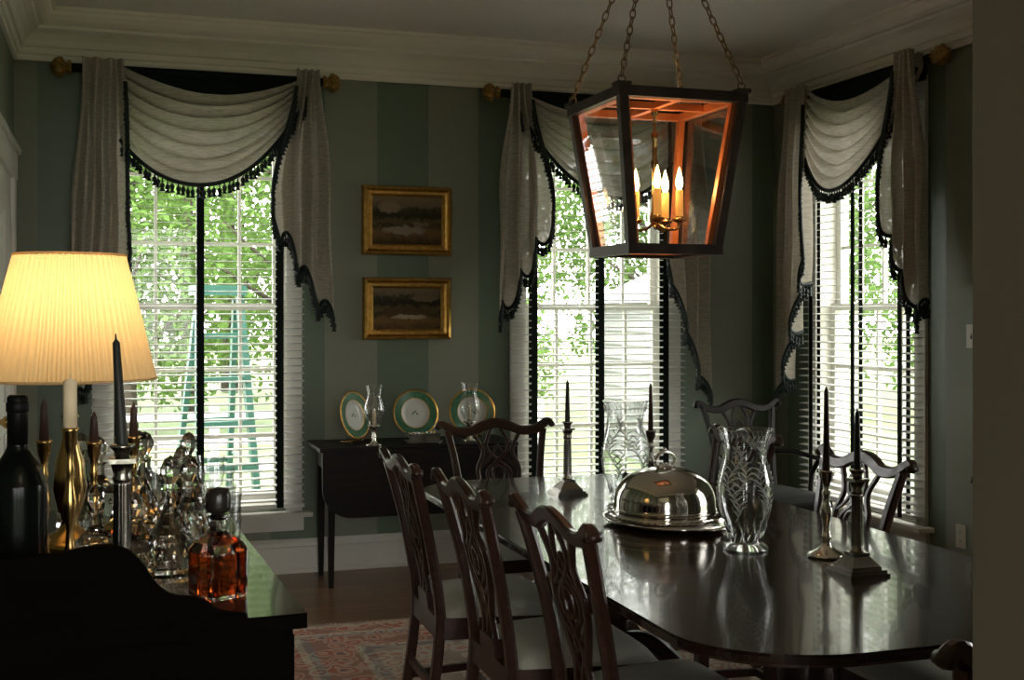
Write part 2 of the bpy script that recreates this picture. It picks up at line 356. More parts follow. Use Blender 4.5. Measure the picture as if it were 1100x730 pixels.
# door on left wall
d=empty('door_1',(XL+.001,6.0,0))
mb=MB(); mb.bb(0,.03,-.62,-.5,0,2.14); mb.bb(0,.03,.5,.62,0,2.14); mb.bb(0,.035,-.64,.64,2.14,2.27); mb.bb(0,.05,-.66,.66,2.27,2.30); mb.obj('casing',[winwhite],d)
mb=MB(); mb.bb(0,.012,-.5,.5,0,2.14)
for yy in(-.25,.25):
    for (z0,z1) in((.15,.9),(1.05,1.95)):
        mb.bb(.012,.02,yy-.17,yy+.17,z0,z1)
mb.obj('door_leaf',[winwhite],d)
mb=MB(); mb.lathe([(0,0),(.012,0),(.012,.03),(.028,.045),(.022,.065),(0,.07)],M=Matrix.Translation((.012,-.42,1.0))@Matrix.Rotation(pi/2,4,'Y')); mb.obj('knob',[brass],d)

# ------------------------------------------------------------------ windows
def window_frame():
    mb=MB()
    mb.bb(-HW,-HW+.012,0,.2,ZS,ZT); mb.bb(HW-.012,HW,0,.2,ZS,ZT); mb.bb(-HW,HW,0,.2,ZT-.012,ZT); mb.bb(-HW,HW,0,.2,ZS,ZS+.012)
    for sg in(-1,1):
        x0,x1=sorted((sg*HW,sg*(HW+.09))); mb.bb(x0,x1,-.02,0,ZS-.03,ZT)
    mb.bb(-HW-.09,HW+.09,-.02,0,ZT,ZT+.09)
    mb.bb(-HW-.14,HW+.14,-.095,0,ZS-.055,ZS-.03) # stool
    mb.bb(-HW-.10,HW+.10,-.022,0,ZS-.14,ZS-.055)
    zm=(ZS+ZT)/2
    for (z0,z1,y) in((ZS+.012,zm+.02,.075),(zm-.02,ZT-.012,.115)):
        x0,x1=-HW+.012,HW-.012
        mb.bb(x0,x0+.045,y,y+.035,z0,z1); mb.bb(x1-.045,x1,y,y+.035,z0,z1)
        mb.bb(x0,x1,y,y+.035,z0,z0+(.07 if z0<1 else .04)); mb.bb(x0,x1,y,y+.035,z1-.04,z1)
        for i in(1,2,3):
            x=x0+(x1-x0)*i/4; mb.bb(x-.009,x+.009,y+.005,y+.03,z0,z1)
        for i in(1,2):
            z=z0+(z1-z0)*i/3; mb.bb(x0,x1,y+.005,y+.03,z-.009,z+.009)
    me=mb.mesh('window_frame',[winwhite])
    g=MB()
    for (z0,z1,y) in((ZS+.05,zm,.092),(zm,ZT-.04,.132)):
        g.add([(-HW+.03,y,z0),(HW-.03,y,z0),(HW-.03,y,z1),(-HW+.03,y,z1)],[(0,1,2,3)])
    return me,g.mesh('window_glass',[pane])
fm,gm=window_frame()
BW=.565
def blind_mesh():
    mb=MB(); z=ZS-.0; 
    nz=int((ZT+.02-z)/.0415)
    ca=math.cos(.09); sa=math.sin(.09)
    for i in range(1,nz):
        zz=z+i*.0415
        vs=[]
        for k in(-1,1):
            for j in(-1,1):
                for s_ in(-1,1):
                    y=j*.024; h=k*.0018
                    vs.append((s_*BW,-.055+y*ca-h*sa,zz+y*sa*1+h*ca))
        mb.add(vs,[(0,2,3,1),(4,5,7,6),(0,1,5,4),(2,6,7,3),(0,4,6,2),(1,3,7,5)],0)
    mb.bb(-BW,BW,-.08,-.03,z-.002,z+.018)
    mb.bb(-BW,BW,-.085,-.025,ZT+.01,ZT+.09)
    for x in(-.43,0,.43):
        mb.bb(x-.019,x+.019,-.0825,-.0815,z,ZT+.02,1)
        mb.bb(x-.019,x+.019,-.0285,-.0275,z,ZT+.02,1)
    return mb.mesh('blind',[blindm,tapem])
bm_=blind_mesh()
def drape_meshes(mir):
    sg=-1 if mir else 1
    fab=MB(); fr=MB()
    def bez(P,t):
        q=1-t; return tuple(q**3*P[0][d]+3*q*q*t*P[1][d]+3*q*t*t*P[2][d]+t**3*P[3][d] for d in(0,1))
    def swag(t,v):
        P=[(-.42,2.775-.40*v),(-.16,2.60-.59*v),(.22,2.56-.57*v),(.60,2.79-.08*v)]
        x,z=bez(P,t); e=math.sin(pi*min(1,t*.92+.08))
        ph=2*pi*7*v+1.2*t+.35*math.sin(5*t+3*v)
        # sharp-crested folds
        f=math.sin(ph)+.25*math.sin(2*ph+.8)
        y=-.155-.085*e*(.3+.7*v)-.038*f*(.45+.55*e)
        z+=.014*math.cos(ph)*e+.004*math.sin(9*t+11*v)*e
        return (sg*x,y,z)
    fab.grid(swag,60,170)
    def tail(long):
        def f(s,r):
            L=(1.02+.86*s if long else .82+.56*s)+.06*math.sin(2*pi*3*s)
            dp=r*L; k=sm(dp/.7)
            if long: x=-((.40+.20*s)*(1-k)+(.375+.28*s)*k)
            else: x=(.50+.13*s)*(1-k)+(.375+.32*s)*k
            x+=.006*math.sin(7*dp+5*s)
            y=-.19-(.028+.026*k)*math.sin(2*pi*3.25*s+.6+.6*math.sin(3*dp))-(.03 if not long else 0)*(1-k)
            return (sg*x,y,2.80-dp)
        return f
    for lg in(False,True):
        fab.grid(tail(lg),72,40)
    def tassels(pts):
        P=[Vector(p) for p in pts]; fr.tube(P,.011,6,0)
        acc=0; step=.027
        for a,b in zip(P[:-1],P[1:]):
            L=(b-a).length; dcur=step-acc
            while dcur<=L:
                p=a+(b-a)*(dcur/L)
                l=.070+random.uniform(-.008,.008)
                c=(p.x+random.uniform(-.004,.004),p.y,p.z-l)
                fr.lathe([(.003,l),(.004,.046),(.0115,.040),(.012,.026),(.007,.015),(.0145,0),(.0,-.002)],c,6,0,False)
                dcur+=step
            acc=(acc+L)%step
    tassels([(p[0],p[1]-.008,p[2]) for p in [swag(i/50,1) for i in range(51)]])
    for lg in(False,True):
        f=tail(lg)
        tassels([(p[0],p[1]-.008,p[2]) for p in [f(0,.12+.88*i/30) for i in range(31)]+[f(i/60,1) for i in range(61)]])
    return fab.mesh('drape',[sheer],False),fr.mesh('fringe',[fringem])
dm={False:drape_meshes(False),True:drape_meshes(True)}
def rod_mesh():
    mb=MB(); R=Matrix.Translation((0,-.115,2.755))@Matrix.Rotation(pi/2,4,'Y')
    mb.lathe([(.024,-.68),(.024,.68)],seg=16,mat=0,M=R)
    for sg in(-1,1):
        prof=[(.026,0),(.034,.005),(.034,.02),(.022,.025),(.028,.032),(.046,.045),(.05,.06),(.04,.085),(.02,.10),(.0,.106)]
        mb.lathe(prof,seg=48,mat=1,M=Matrix.Translation((sg*.66,-.115,2.755))@Matrix.Rotation(sg*pi/2,4,'Y'),flute=.12,nfl=8)
        mb.bb(sg*.6-.012,sg*.6+.012,-.115,0,2.74,2.765,1)
    mb.bb(-.56,.56,-.10,-.087,2.66,2.77,0)
    return mb.mesh('rod',[tapem,golddk])
rm=rod_mesh()
def portal(e,wd,z0,z1):
    l=bpy.data.lights.new('daylight_portal','AREA'); l.shape='RECTANGLE'; l.size=wd; l.size_y=z1-z0
    l.cycles.is_portal=True
    o=bpy.data.objects.new('daylight_portal',l); scene.collection.objects.link(o); o.parent=e; o.location=(0,.205,(z0+z1)/2); o.rotation_euler=(-pi/2,0,0)
for i,(x,y,rz,mir,du) in enumerate(((WC1,YB,0,False,0),(WC2,YB,0,True,0),(XR,WC3,-pi/2,False,-.10),(XR,WC_FILL,-pi/2,True,0))):  # last window is unseen, added to bring side daylight onto table and walls
    e=empty('window_%d'%(i+1),(x,y,0),rz); inst('frame',fm,parent=e); inst('glass',gm,parent=e)
    portal(e,2*HW,ZS,ZT)
    inst('window_blind',bm_,(x,y,0),rz)
    c=empty('window_curtain',(x,y+du,0),rz); inst('drape',dm[mir][0],parent=c); inst('fringe',dm[mir][1],parent=c); inst('rod',rm,parent=c)
for i,x in enumerate((-.6,.6,1.8)):  # openings added behind the camera as daylight fill
    e=empty('window_%d'%(i+5),(x,-2.7,0),pi); inst('frame',fm,parent=e); inst('glass',gm,parent=e); portal(e,2*HW,ZS,ZT)

# ------------------------------------------------------------------ rug
RX,RY=(.62,2.95),(1.6,5.62)
mb=MB(); hx=(RX[1]-RX[0])/2; hy=(RY[1]-RY[0])/2; mb.bb(-hx,hx,-hy,hy,0,.012)
for i in range(120):
    x=-hx+2*hx*(i+.5)/120
    for sg in(-1,1): mb.bb(x-.003,x+.003,sg*hy if sg>0 else -hy-.06,hy+.06 if sg>0 else -hy,0.002,.006)
mb.obj('area_rug',[rug_mat(hx,hy)],loc=((RX[0]+RX[1])/2,(RY[0]+RY[1])/2,0))

# ------------------------------------------------------------------ dining table
TX0,TX1,TY0,TY1=1.17,2.38,2.16,4.93; TZ=.76
def table_outline(y0,y1,inset=0):
    pts=[]
    def corner(cx,cy,rx,ry,a0,a1):
        for k in range(13):
            a=a0+(a1-a0)*k/12; pts.append((cx+rx*math.cos(a),cy+ry*math.sin(a)))
    r=.32; x0,x1=TX0+inset,TX1-inset
    a,b=TY0+inset,TY1-inset
    if y0<=TY0+.001: corner(x0+r,a+r*.85,r,r*.85,pi,1.5*pi); corner(x1-r,a+r*.85,r,r*.85,1.5*pi,2*pi)
    else: pts+= [(x0,y0),(x1,y0)]
    if y1>=TY1-.001: corner(x1-r,b-r*.85,r,r*.85,0,pi/2); corner(x0+r,b-r*.85,r,r*.85,pi/2,pi)
    else: pts+=[(x1,y1),(x0,y1)]
    return pts
mb=MB()
cuts=[TY0,3.0,3.5,4.0,TY1]
for i in range(4):
    a=cuts[i]+(0 if i==0 else .001); b=cuts[i+1]-(0 if i==3 else .001)
    po=table_outline(a,b); pi_=table_outline(a,b,.006); pj=table_outline(a,b,.012)
    mb.prism(pi_,TZ-.005,TZ); mb.prism(po,TZ-.02,TZ-.005); mb.prism(pj,TZ-.03,TZ-.02,mat=1)
mb.bb(TX0+.12,TX1-.12,TY0+.35,TY1-.35,TZ-.075,TZ-.03,1)
for cy in(2.85,4.15):
    cx=1.775
    mb.lathe([(.11,.685),(.10,.66),(.05,.63),(.045,.60),(.06,.56),(.075,.50),(.07,.44),(.045,.40),(.04,.38),(.06,.36),(.06,.34),(.048,.33),(.052,.22),(.065,.2),(.065,.17),(.03,.15)],(cx,cy,0),28,1)
    for k in range(4):
        a=pi/4+k*pi/2
        path=cr([(.03,.24),(.14,.25),(.26,.17),(.38,.07),(.46,.035)],5)
        fn=lambda p,q,c,a=a:(cx+p*math.cos(a)-c*math.sin(a),cy+p*math.sin(a)+c*math.cos(a),q+.012)
        n=len(path); mb.strap(path,[.07-.035*j/(n-1) for j in range(n)],.045,fn,1)
        mb.lathe([(.02,0),(.02,.03)],(cx+.46*math.cos(a),cy+.46*math.sin(a),.0125),12,2)
mb.obj('dining_table',[tabletop,mahog,brass])

# ------------------------------------------------------------------ chairs
def chair_mesh(arms=False,wood=None,fab=None):
    mb=MB()
    def yb(z):
        if z>.44: return -.205-.10*((z-.44)/.52)**1.4
        return -.205-.055*((.44-z)/.44)**1.5
    fn=lambda a,b,c:(a,yb(b)+c,b)
    for sg in(-1,1):
        p=cr([(sg*.185,0),(sg*.185,.2),(sg*.185,.45),(sg*.19,.62),(sg*.205,.78),(sg*.225,.90),(sg*.235,.945)],4)
        n=len(p); mb.strap(p,[.036 if q[1]<.5 else .036-.008*(q[1]-.5)/.45 for q in p],.034,fn)
    crest=cr([(-.285,.955),(-.262,.978),(-.235,.964),(-.19,.940),(-.12,.938),(-.06,.962),(0,.975),(.06,.962),(.12,.938),(.19,.940),(.235,.964),(.262,.978),(.285,.955)],5)
    n=len(crest); mb.strap(crest,[.018+.028*math.sin(pi*min(1,max(0,(j/(n-1)-.0)/1.0)))**.5 for j in range(n)],.030,fn)
    for sg in(-1,1):
        mb.lathe([(0,-.02),(.012,-.018),(.016,0),(.012,.018),(0,.02)],seg=10,M=Matrix.Translation((sg*.278,yb(.962),.962))@Matrix.Rotation(pi/2,4,'X'))
    W=.017;T=.018
    for sg in(-1,1):
        mb.strap(cr([(sg*.058,.47),(sg*.045,.53),(sg*.04,.57),(sg*.065,.63),(sg*.095,.71),(sg*.098,.77),(sg*.075,.82),(sg*.075,.86),(sg*.115,.93)],5),W,T,fn)
        mb.strap(cr([(sg*.02,.48),(-sg*.012,.55),(-sg*.034,.60),(0,.66),(sg*.05,.71),(sg*.052,.755),(0,.80),(-sg*.045,.845),(-sg*.05,.89),(-sg*.02,.95)],5),W*.85,T*.8,lambda a,b,c,sg=sg:fn(a,b,c+sg*.003))
        mb.strap(cr([(sg*.09,.77),(sg*.05,.80),(sg*.02,.84),(0,.87)],4),W*.7,T*.7,fn)
        mb.strap(cr([(sg*.09,.70),(sg*.06,.665),(sg*.03,.64),(0,.60)],4),W*.7,T*.7,fn)
    ring=[(.03*math.cos(2*pi*k/20),.735+.042*math.sin(2*pi*k/20)) for k in range(21)]
    mb.strap(ring,.011,T,fn)
    mb.prism([(-.075,.445),(.075,.445),(.065,.50),(-.065,.50)],-.016,.016,fn)
    def bar(p,q,w,h,mat=0):
        p=Vector(p);q=Vector(q);dv=q-p;L=dv.length;an=math.atan2(dv.y,dv.x)
        mb.box((L/2,0,0),(L,w,h),mat,Matrix.Translation(p)@Matrix.Rotation(an,4,'Z'))
    bar((-.25,.215,.405),(.25,.215,.405),.028,.075); bar((-.185,-.205,.405),(.185,-.205,.405),.028,.075)
    for sg in(-1,1):
        bar((sg*.185,-.205,.405),(sg*.252,.215,.405),.028,.075)
        bar((sg*.187,-.235,.14),(sg*.25,.21,.14),.018,.028)
        mb.frustum((sg*.25,.21,0),(.018,.018),(sg*.25,.21,.44),(.024,.024))
    bar((-.215,0,.14),(.215,0,.14),.018,.028); bar((-.185,-.228,.2),(.185,-.228,.2),.018,.028)
    def seat(u,v):
        x=-1+2*u;y=-1+2*v
        hw=.20+(.265-.20)*v; 
        f=(1-abs(x)**5)*(1-abs(y)**5)
        return (x*hw,-.19+.425*v,.44+.06*f**.5 if f>0 else .44)
    mb.grid(seat,24,24,1)
    vs=[(-.20,-.19,.44),(.20,-.19,.44),(.265,.235,.44),(-.265,.235,.44)]
    mb.prism([(v[0],v[1]) for v in vs],.425,.44,mat=1)
    if arms:
        for sg in(-1,1):
            mb.tube(cr([(sg*.20,yb(.68),.68),(sg*.25,-.12,.69),(sg*.285,.02,.67),(sg*.29,.10,.665),(sg*.285,.13,.645)],5),[.014]*21,8)
            mb.tube(cr([(sg*.285,.09,.655),(sg*.28,.04,.58),(sg*.262,.05,.50),(sg*.245,.07,.41)],5),.015,8)
    return mb.mesh('chair',[wood or mahog,fab or seatfab])
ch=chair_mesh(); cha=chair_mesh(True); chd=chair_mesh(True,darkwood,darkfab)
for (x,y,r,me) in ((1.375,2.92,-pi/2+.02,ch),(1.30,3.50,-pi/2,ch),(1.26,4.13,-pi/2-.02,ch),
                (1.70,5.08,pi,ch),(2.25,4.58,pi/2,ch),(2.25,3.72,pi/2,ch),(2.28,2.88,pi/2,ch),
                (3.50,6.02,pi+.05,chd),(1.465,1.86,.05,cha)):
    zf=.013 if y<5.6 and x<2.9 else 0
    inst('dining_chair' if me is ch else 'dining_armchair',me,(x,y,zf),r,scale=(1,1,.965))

# ------------------------------------------------------------------ lantern
LX,LY=1.68,3.60; L=empty('hanging_lantern',(LX,LY,0))
mb=MB(); zt,zb=2.145,1.668; ht,hb=.205,.147
def bar3(mb,p,q,w,mat):
    p=Vector(p);q=Vector(q);dv=q-p;L_=dv.length
    zax=dv.normalized(); ref=Vector((1,0,0)) if abs(zax.x)<.6 else Vector((0,1,0))
    y=zax.cross(ref).normalized(); x=y.cross(zax)
    M=Matrix((x,y,zax)).transposed().to_4x4(); M.translation=p
    mb.box((0,0,L_/2),(w,w,L_),mat,M)
C=[(-1,-1),(1,-1),(1,1),(-1,1)]
for i in range(4):
    a=C[i];b=C[(i+1)%4]
    for (z,h) in((zt,ht),(zb,hb)):
        e=.015
        p=(a[0]*h,a[1]*h,z);q=(b[0]*h,b[1]*h,z); dv=(Vector(q)-Vector(p)).normalized()*e
        bar3(mb,Vector(p)-dv,Vector(q)+dv,.032,0)
    bar3(mb,(a[0]*ht,a[1]*ht,zt),(a[0]*hb,a[1]*hb,zb),.028,0)
    h=ht-.020; bar3(mb,(a[0]*h,a[1]*h,zt-.006),(b[0]*h,b[1]*h,zt-.006),.024,1)
    h=hb-.018; bar3(mb,(a[0]*h,a[1]*h,zb+.004),(b[0]*h,b[1]*h,zb+.004),.020,1)
    bar3(mb,(a[0]*(ht-.018),a[1]*(ht-.018),zt-.01),(a[0]*(hb-.018),a[1]*(hb-.018),zb+.01),.022,1)
    mb.box((a[0]*ht,a[1]*ht,zt+.020),(.045,.045,.012),0)
    mb.tube([(a[0]*ht+.012*math.cos(t),a[1]*ht,zt+.036+.012*math.sin(t)) for t in [2*pi*k/12 for k in range(12)]],.003,6,2,closed=True)
bar3(mb,(-ht,0,zt-.004),(ht,0,zt-.004),.022,1); bar3(mb,(0,-ht,zt-.004),(0,ht,zt-.004),.022,1)
mb.obj('frame',[bronze,copper,chainm],L)
mb=MB()
for i in range(4):
    a=C[i];b=C[(i+1)%4]
    mb.add([(a[0]*hb,a[1]*hb,zb+.015),(b[0]*hb,b[1]*hb,zb+.015),(b[0]*ht,b[1]*ht,zt-.015),(a[0]*ht,a[1]*ht,zt-.015)],[(0,1,2,3)])
mb.obj('glass',[lglass],L)
mb=MB(); q=-.01
mb.lathe([(.012,zt-.01),(.012,zt-.03),(.004,zt-.04),(.004,2.06),(.013,2.05),(.008,2.03),(.008,1.97),(.013,1.955),(.008,1.93),(.008,1.80),(.016,1.785),(.016,1.765),(.006,1.75),(0,1.735)],seg=14,mat=0)
for k,(lat,dep) in enumerate(((-.058,.03),(.043,.065),(.078,-.02),(.0,-.075))):
    ca_,sa_=math.cos(math.radians(18.3)),math.sin(math.radians(18.3)); x,y=lat*ca_+dep*sa_,-lat*sa_+dep*ca_
    mb.tube(cr([(0,0,1.775+q),(x*.4,y*.4,1.752+q),(x*.9,y*.9,1.75+q),(x,y,1.77+q)],5),.005,8,0)
    mb.lathe([(.004,1.765+q),(.022,1.775+q),(.024,1.782+q),(.013,1.785+q),(.013,1.79+q)],(x,y,0),16,0)
    mb.lathe([(.0125,1.785+q),(.0125,1.872+q),(.011,1.876+q),(0,1.876+q)],(x,y,0),16,1)
    mb.lathe([(.006,1.876+q),(.012,1.893+q),(.011,1.91+q),(.005,1.935+q),(.0,1.952+q)],(x,y,0),14,2)
    point('bulb_light',(x,y,1.895),3.2,(1,.54,.24),.014,L)
mb.obj('candelabra',[brass,sleeve,bulbm],L)
mb=MB()
def chain(p,q,mb):
    p=Vector(p);q=Vector(q);n=int((q-p).length/.030);dv=(q-p).normalized()
    s1=dv.cross(Vector((0,1,.1))).normalized(); s2=dv.cross(s1)
    for i in range(n):
        c=p+(q-p)*((i+.5)/n); sd=s1 if i%2 else s2
        pts=[c+dv*.020*math.cos(t)+sd*.009*math.sin(t) for t in [2*pi*k/10 for k in range(10)]]
        mb.tube(pts,.0026,5,0,closed=True)
for a in C: chain((a[0]*ht,a[1]*ht,zt+.045),(a[0]*.012,a[1]*.012,2.80),mb)
mb.tube([(.02*math.cos(t),0,2.815+.02*math.sin(t)) for t in [2*pi*k/14 for k in range(14)]],.004,6,0,closed=True)
chain((0,0,2.83),(0,0,3.02),mb)
mb.lathe([(.07,3.05),(.065,3.035),(.03,3.025),(.008,3.012),(0,3.01)],seg=24)
mb.obj('chain',[chainm],L)

# ------------------------------------------------------------------ tabletop objects
def square_candlestick(name,loc,candle=.17,mat=silverd,wax=wax_dark,tilt=0):
    mb=MB()
    for (h,z0,z1) in((.062,0,.008),(.056,.008,.016),(.046,.016,.024)): mb.bb(-h,h,-h,h,z0,z1)
    mb.frustum((0,0,.024),(.044,.044),(0,0,.05),(.022,.022)); mb.bb(-.024,.024,-.024,.024,.05,.058)
    mb.lathe([(.02,.058),(.021,.062),(.016,.068),(.0155,.08),(.0135,.21),(.015,.215)],seg=48,flute=.09,nfl=12,z0f=.07,z1f=.212)
    mb.lathe([(.013,.212),(.018,.222),(.015,.228),(.021,.25),(.024,.252)],seg=16)
    mb.bb(-.023,.023,-.023,.023,.25,.258); mb.lathe([(.012,.258),(.014,.27),(.022,.278),(.022,.282),(.012,.283)],seg=20)
    T=Matrix.Translation((0,0,.275))@Matrix.Rotation(tilt,4,'Y')
    if candle: mb.lathe([(.0105,0),(.0105,.01),(.0065,candle),(.002,candle+.006),(.001,candle+.016)],seg=16,mat=1,M=T)
    return mb.obj(name,[mat,wax],loc=loc)
def round_candlestick(name,loc,h=.25,candle=.22,mat=silver,wax=wax_brown,br=.05,th=1.0):
    mb=MB(); k=h/.25
    p=[(br,0),(br,.006),(br*.9,.012),(br*.55,.02),(.016,.032),(.012,.045),(.018,.055),(.012,.065),(.010,.09),(.017,.12),(.019,.135),(.012,.155),(.009,.175),(.014,.185),(.009,.195),(.012,.215),(.018,.225),(.020,.245),(.024,.25),(.012,.2505)]
    mb.lathe([(r*(th if z>.03 else 1),z*k) for r,z in p],seg=28)
    if candle: mb.lathe([(.0105,h-.01),(.0065,h+candle),(.001,h+candle+.014)],seg=16,mat=1)
    return mb.obj(name,[mat,wax],loc=loc)
T0=TZ+.0005
square_candlestick('candlestick',(1.69,4.42,T0),.16)
square_candlestick('candlestick',(1.925,2.83,T0),.16)
round_candlestick('candlestick',(1.97,3.05,T0),.25,.23,silver,wax_brown,.055)
round_candlestick('candlestick',(1.99,4.30,T0),.25,.17,silverd,wax_brown,.05)
def hurricane(name,loc,s=1.0,mat=hglass,candle=True,sz=1):
    mb=MB()
    prof=[(.066,0),(.068,.006),(.060,.016),(.046,.03),(.048,.05),(.062,.09),(.077,.14),(.083,.19),(.080,.235),(.068,.285),(.062,.32),(.066,.355),(.078,.395),(.081,.40)]
    prof=[(p[0],p[1]) for p in cr(prof,3)]
    mb.lathe([(r*s,z*s) for r,z in prof],seg=40,cap=False)
    mb.tube([(.081*s*math.cos(2*pi*k/40),.081*s*math.sin(2*pi*k/40),.40*s) for k in range(40)],.0018,6,1,closed=True)
    mb.lathe([(.0,.004*s),(.064*s,.004*s),(.05*s,.02*s),(.03*s,.024*s),(0,.024*s)],seg=32,mat=1)
    for k in range(16):
        a=2*pi*k/16; mb.tube([(.049*s*math.cos(a),.049*s*math.sin(a),.032*s),(.0625*s*math.cos(a+.25),.0625*s*math.sin(a+.25),.088*s)],.0022*s,5,1)
    def rad(z):
        for (r0,z0),(r1,z1) in zip(prof[:-1],prof[1:]):
            if z0<=z<=z1 and z1>z0: return r0+(r1-r0)*(z-z0)/(z1-z0)
        return .07
    for k in range(5):
        a0=2*pi*k/5
        def P(da,z): r=rad(z)+.0006; a=a0+da; return (r*s*math.cos(a),r*s*math.sin(a),z*s)
        mb.tube([P(.25*math.sin(9*z_),.10+.25*z_) for z_ in [i/14 for i in range(15)]],.0013,4,3)
        for i in range(1,13):
            z_=i/14; c=.25*math.sin(9*z_); z=.10+.25*z_
            for sg in(-1,1):
                l=.30*math.sin(pi*z_)+.10
                mb.tube([P(c,z),P(c+sg*l*.5,z+.016),P(c+sg*l,z+.020)],[.0014,.0030,.0004],4,3)
    for k in range(28):
        a=2*pi*k/28; r=rad(.37)+.0005
        mb.tube([(r*s*math.cos(a),r*s*math.sin(a),.362*s),((r+.006)*s*math.cos(a+.11),(r+.006)*s*math.sin(a+.11),.384*s)],.0012,4,3)
    if candle:
        mb.lathe([(.018*s,.024*s),(.018*s,.035*s),(.011*s,.037*s),(.011*s,.13*s),(.002,.135*s)],seg=16,mat=2)
    o=mb.obj(name,[mat,crystal,wax_dark,frost],loc=loc,fix=True); o.scale=(1,1,sz); return o
hurricane('hurricane_glass',(1.80,3.22,T0),1.0,hglass,False,.90)
hurricane('hurricane_glass',(1.765,4.03,T0),1.03,hglass,True,.94)
# cloche
mb=MB(); 
mb.lathe([(0,.004),(.16,.004),(.175,.008),(.205,.018),(.212,.022),(.214,.02),(.205,.010),(.18,0),(0,0)],seg=64,sx=.86,sy=1.12)
prof=[(.158,.02),(.165,.024),(.168,.034),(.160,.040),(.160,.05),(.163,.055),(.160,.062),(.158,.09),(.150,.12),(.133,.148),(.105,.170),(.07,.184),(.035,.191),(.012,.193)]
prof=cr(prof,3)
mb.lathe(prof,seg=96,sx=1.06,sy=1.06)
mb.lathe([(.170,.024),(.178,.03),(.178,.036),(.170,.042)],seg=96,flute=.03,nfl=48)
mb.lathe([(.035,.19),(.03,.197),(.012,.2),(.01,.206)],seg=24,flute=.1,nfl=8)
hp=cr([(-.035,0,.196),(-.045,0,.215),(-.03,0,.235),(0,0,.243),(.03,0,.235),(.045,0,.215),(.035,0,.196)],5)
mb.tube(hp,.006,8); mb.lathe([(0,.243),(.01,.247),(.006,.255),(0,.258)],seg=12)
for sg in(-1,1):
    mb.tube(cr([(-.04,sg*.225,.018),(-.03,sg*.262,.022),(.03,sg*.262,.022),(.04,sg*.225,.018)],5),.005,8)
mb.obj('silver_cloche',[silver],loc=(1.755,3.68,T0),rz=.3)

# ------------------------------------------------------------------ paintings
def painting(cx,cz,w,h,seed,blobs):
    mb=MB(); fr=MB(); fw=.062
    prof=[(0,0),(.0,.02),(.008,.04),(.02,.045),(.032,.03),(.045,.028),(.055,.02),(.062,.014),(.062,0)]
    def ring(o): return [(-w/2+o,-h/2+o),(w/2-o,-h/2+o),(w/2-o,h/2-o),(-w/2+o,h/2-o)]
    vs=[];fs=[]
    for (o,d_) in prof:
        for p in ring(o): vs.append((p[0],-d_,p[1]))
    n=len(prof)
    for i in range(n-1):
        for k in range(4): fs.append((i*4+k,i*4+(k+1)%4,(i+1)*4+(k+1)%4,(i+1)*4+k))
    fr.add(vs,fs,0)
    nb=26
    for k in range(nb):
        x=-w/2+.05+(w-.1)*k/(nb-1)
        for sg in(-1,1): fr.box((x,-.032,sg*(h/2-.048)),(.01,.008,.006),0)
    e=empty('framed_painting',(cx,YB-.001,cz)); fr.obj('frame',[gold],e)
    mb.add([(-w/2+.05,-.012,-h/2+.05),(w/2-.05,-.012,-h/2+.05),(w/2-.05,-.012,h/2-.05),(-w/2+.05,-.012,h/2-.05)],[(0,1,2,3)])
    mb.obj('canvas',[painting_mat(seed,blobs)],e)
painting(1.63,2.0,.535,.40,1.3,[(-.02,-.055,.12,.025,(.24,.20,.145)),(.08,-.02,.05,.016,(.17,.135,.08)),(-.10,.075,.07,.03,(.24,.18,.11))])
painting(1.63,1.49,.525,.36,5.1,[(.0,-.015,.15,.03,(.08,.045,.018)),(.01,-.05,.10,.014,(.34,.27,.18)),(.10,.06,.09,.02,(.17,.125,.07))])

# ------------------------------------------------------------------ console table
mb=MB(); cx0,cx1=1.04,2.14; cy0,cy1=6.36,6.80; CZ=.75
mb.bb(cx0,cx1,cy0,cy1,CZ-.02,CZ); mb.bb(cx0+.05,cx1-.05,cy0+.05,cy1-.02,CZ-.13,CZ-.02)
mb.bb(cx0+.15,cx1-.15,cy0+.042,cy0+.05,CZ-.115,CZ-.035); mb.lathe([(0,0),(.012,0),(.014,.015),(0,.02)],M=Matrix.Translation((1.5,cy0+.042,CZ-.075))@Matrix.Rotation(pi/2,4,'X'),mat=1,seg=12)
for x in(cx0+.07,cx1-.07):
    for y in(cy0+.07,cy1-.04): mb.frustum((x,y,0),(.013,.013),(x,y,CZ-.02),(.024,.024))
lf=[(cx0+.01,CZ-.02)]
for k in range(9):
    a=pi+pi/2*k/8; lf.append((cx0+.01+.16+.16*math.cos(a),CZ-.21+.16*math.sin(a)))
for k in range(9):
    a=1.5*pi+pi/2*k/8; lf.append((cx1-.01-.16+.16*math.cos(a),CZ-.21+.16*math.sin(a)))
lf.append((cx1-.01,CZ-.02))
mb.prism(lf,cy0-.018,cy0-.001,lambda a,b,c:(a,c,b))
mb.obj('console_table',[darkwood,brass])
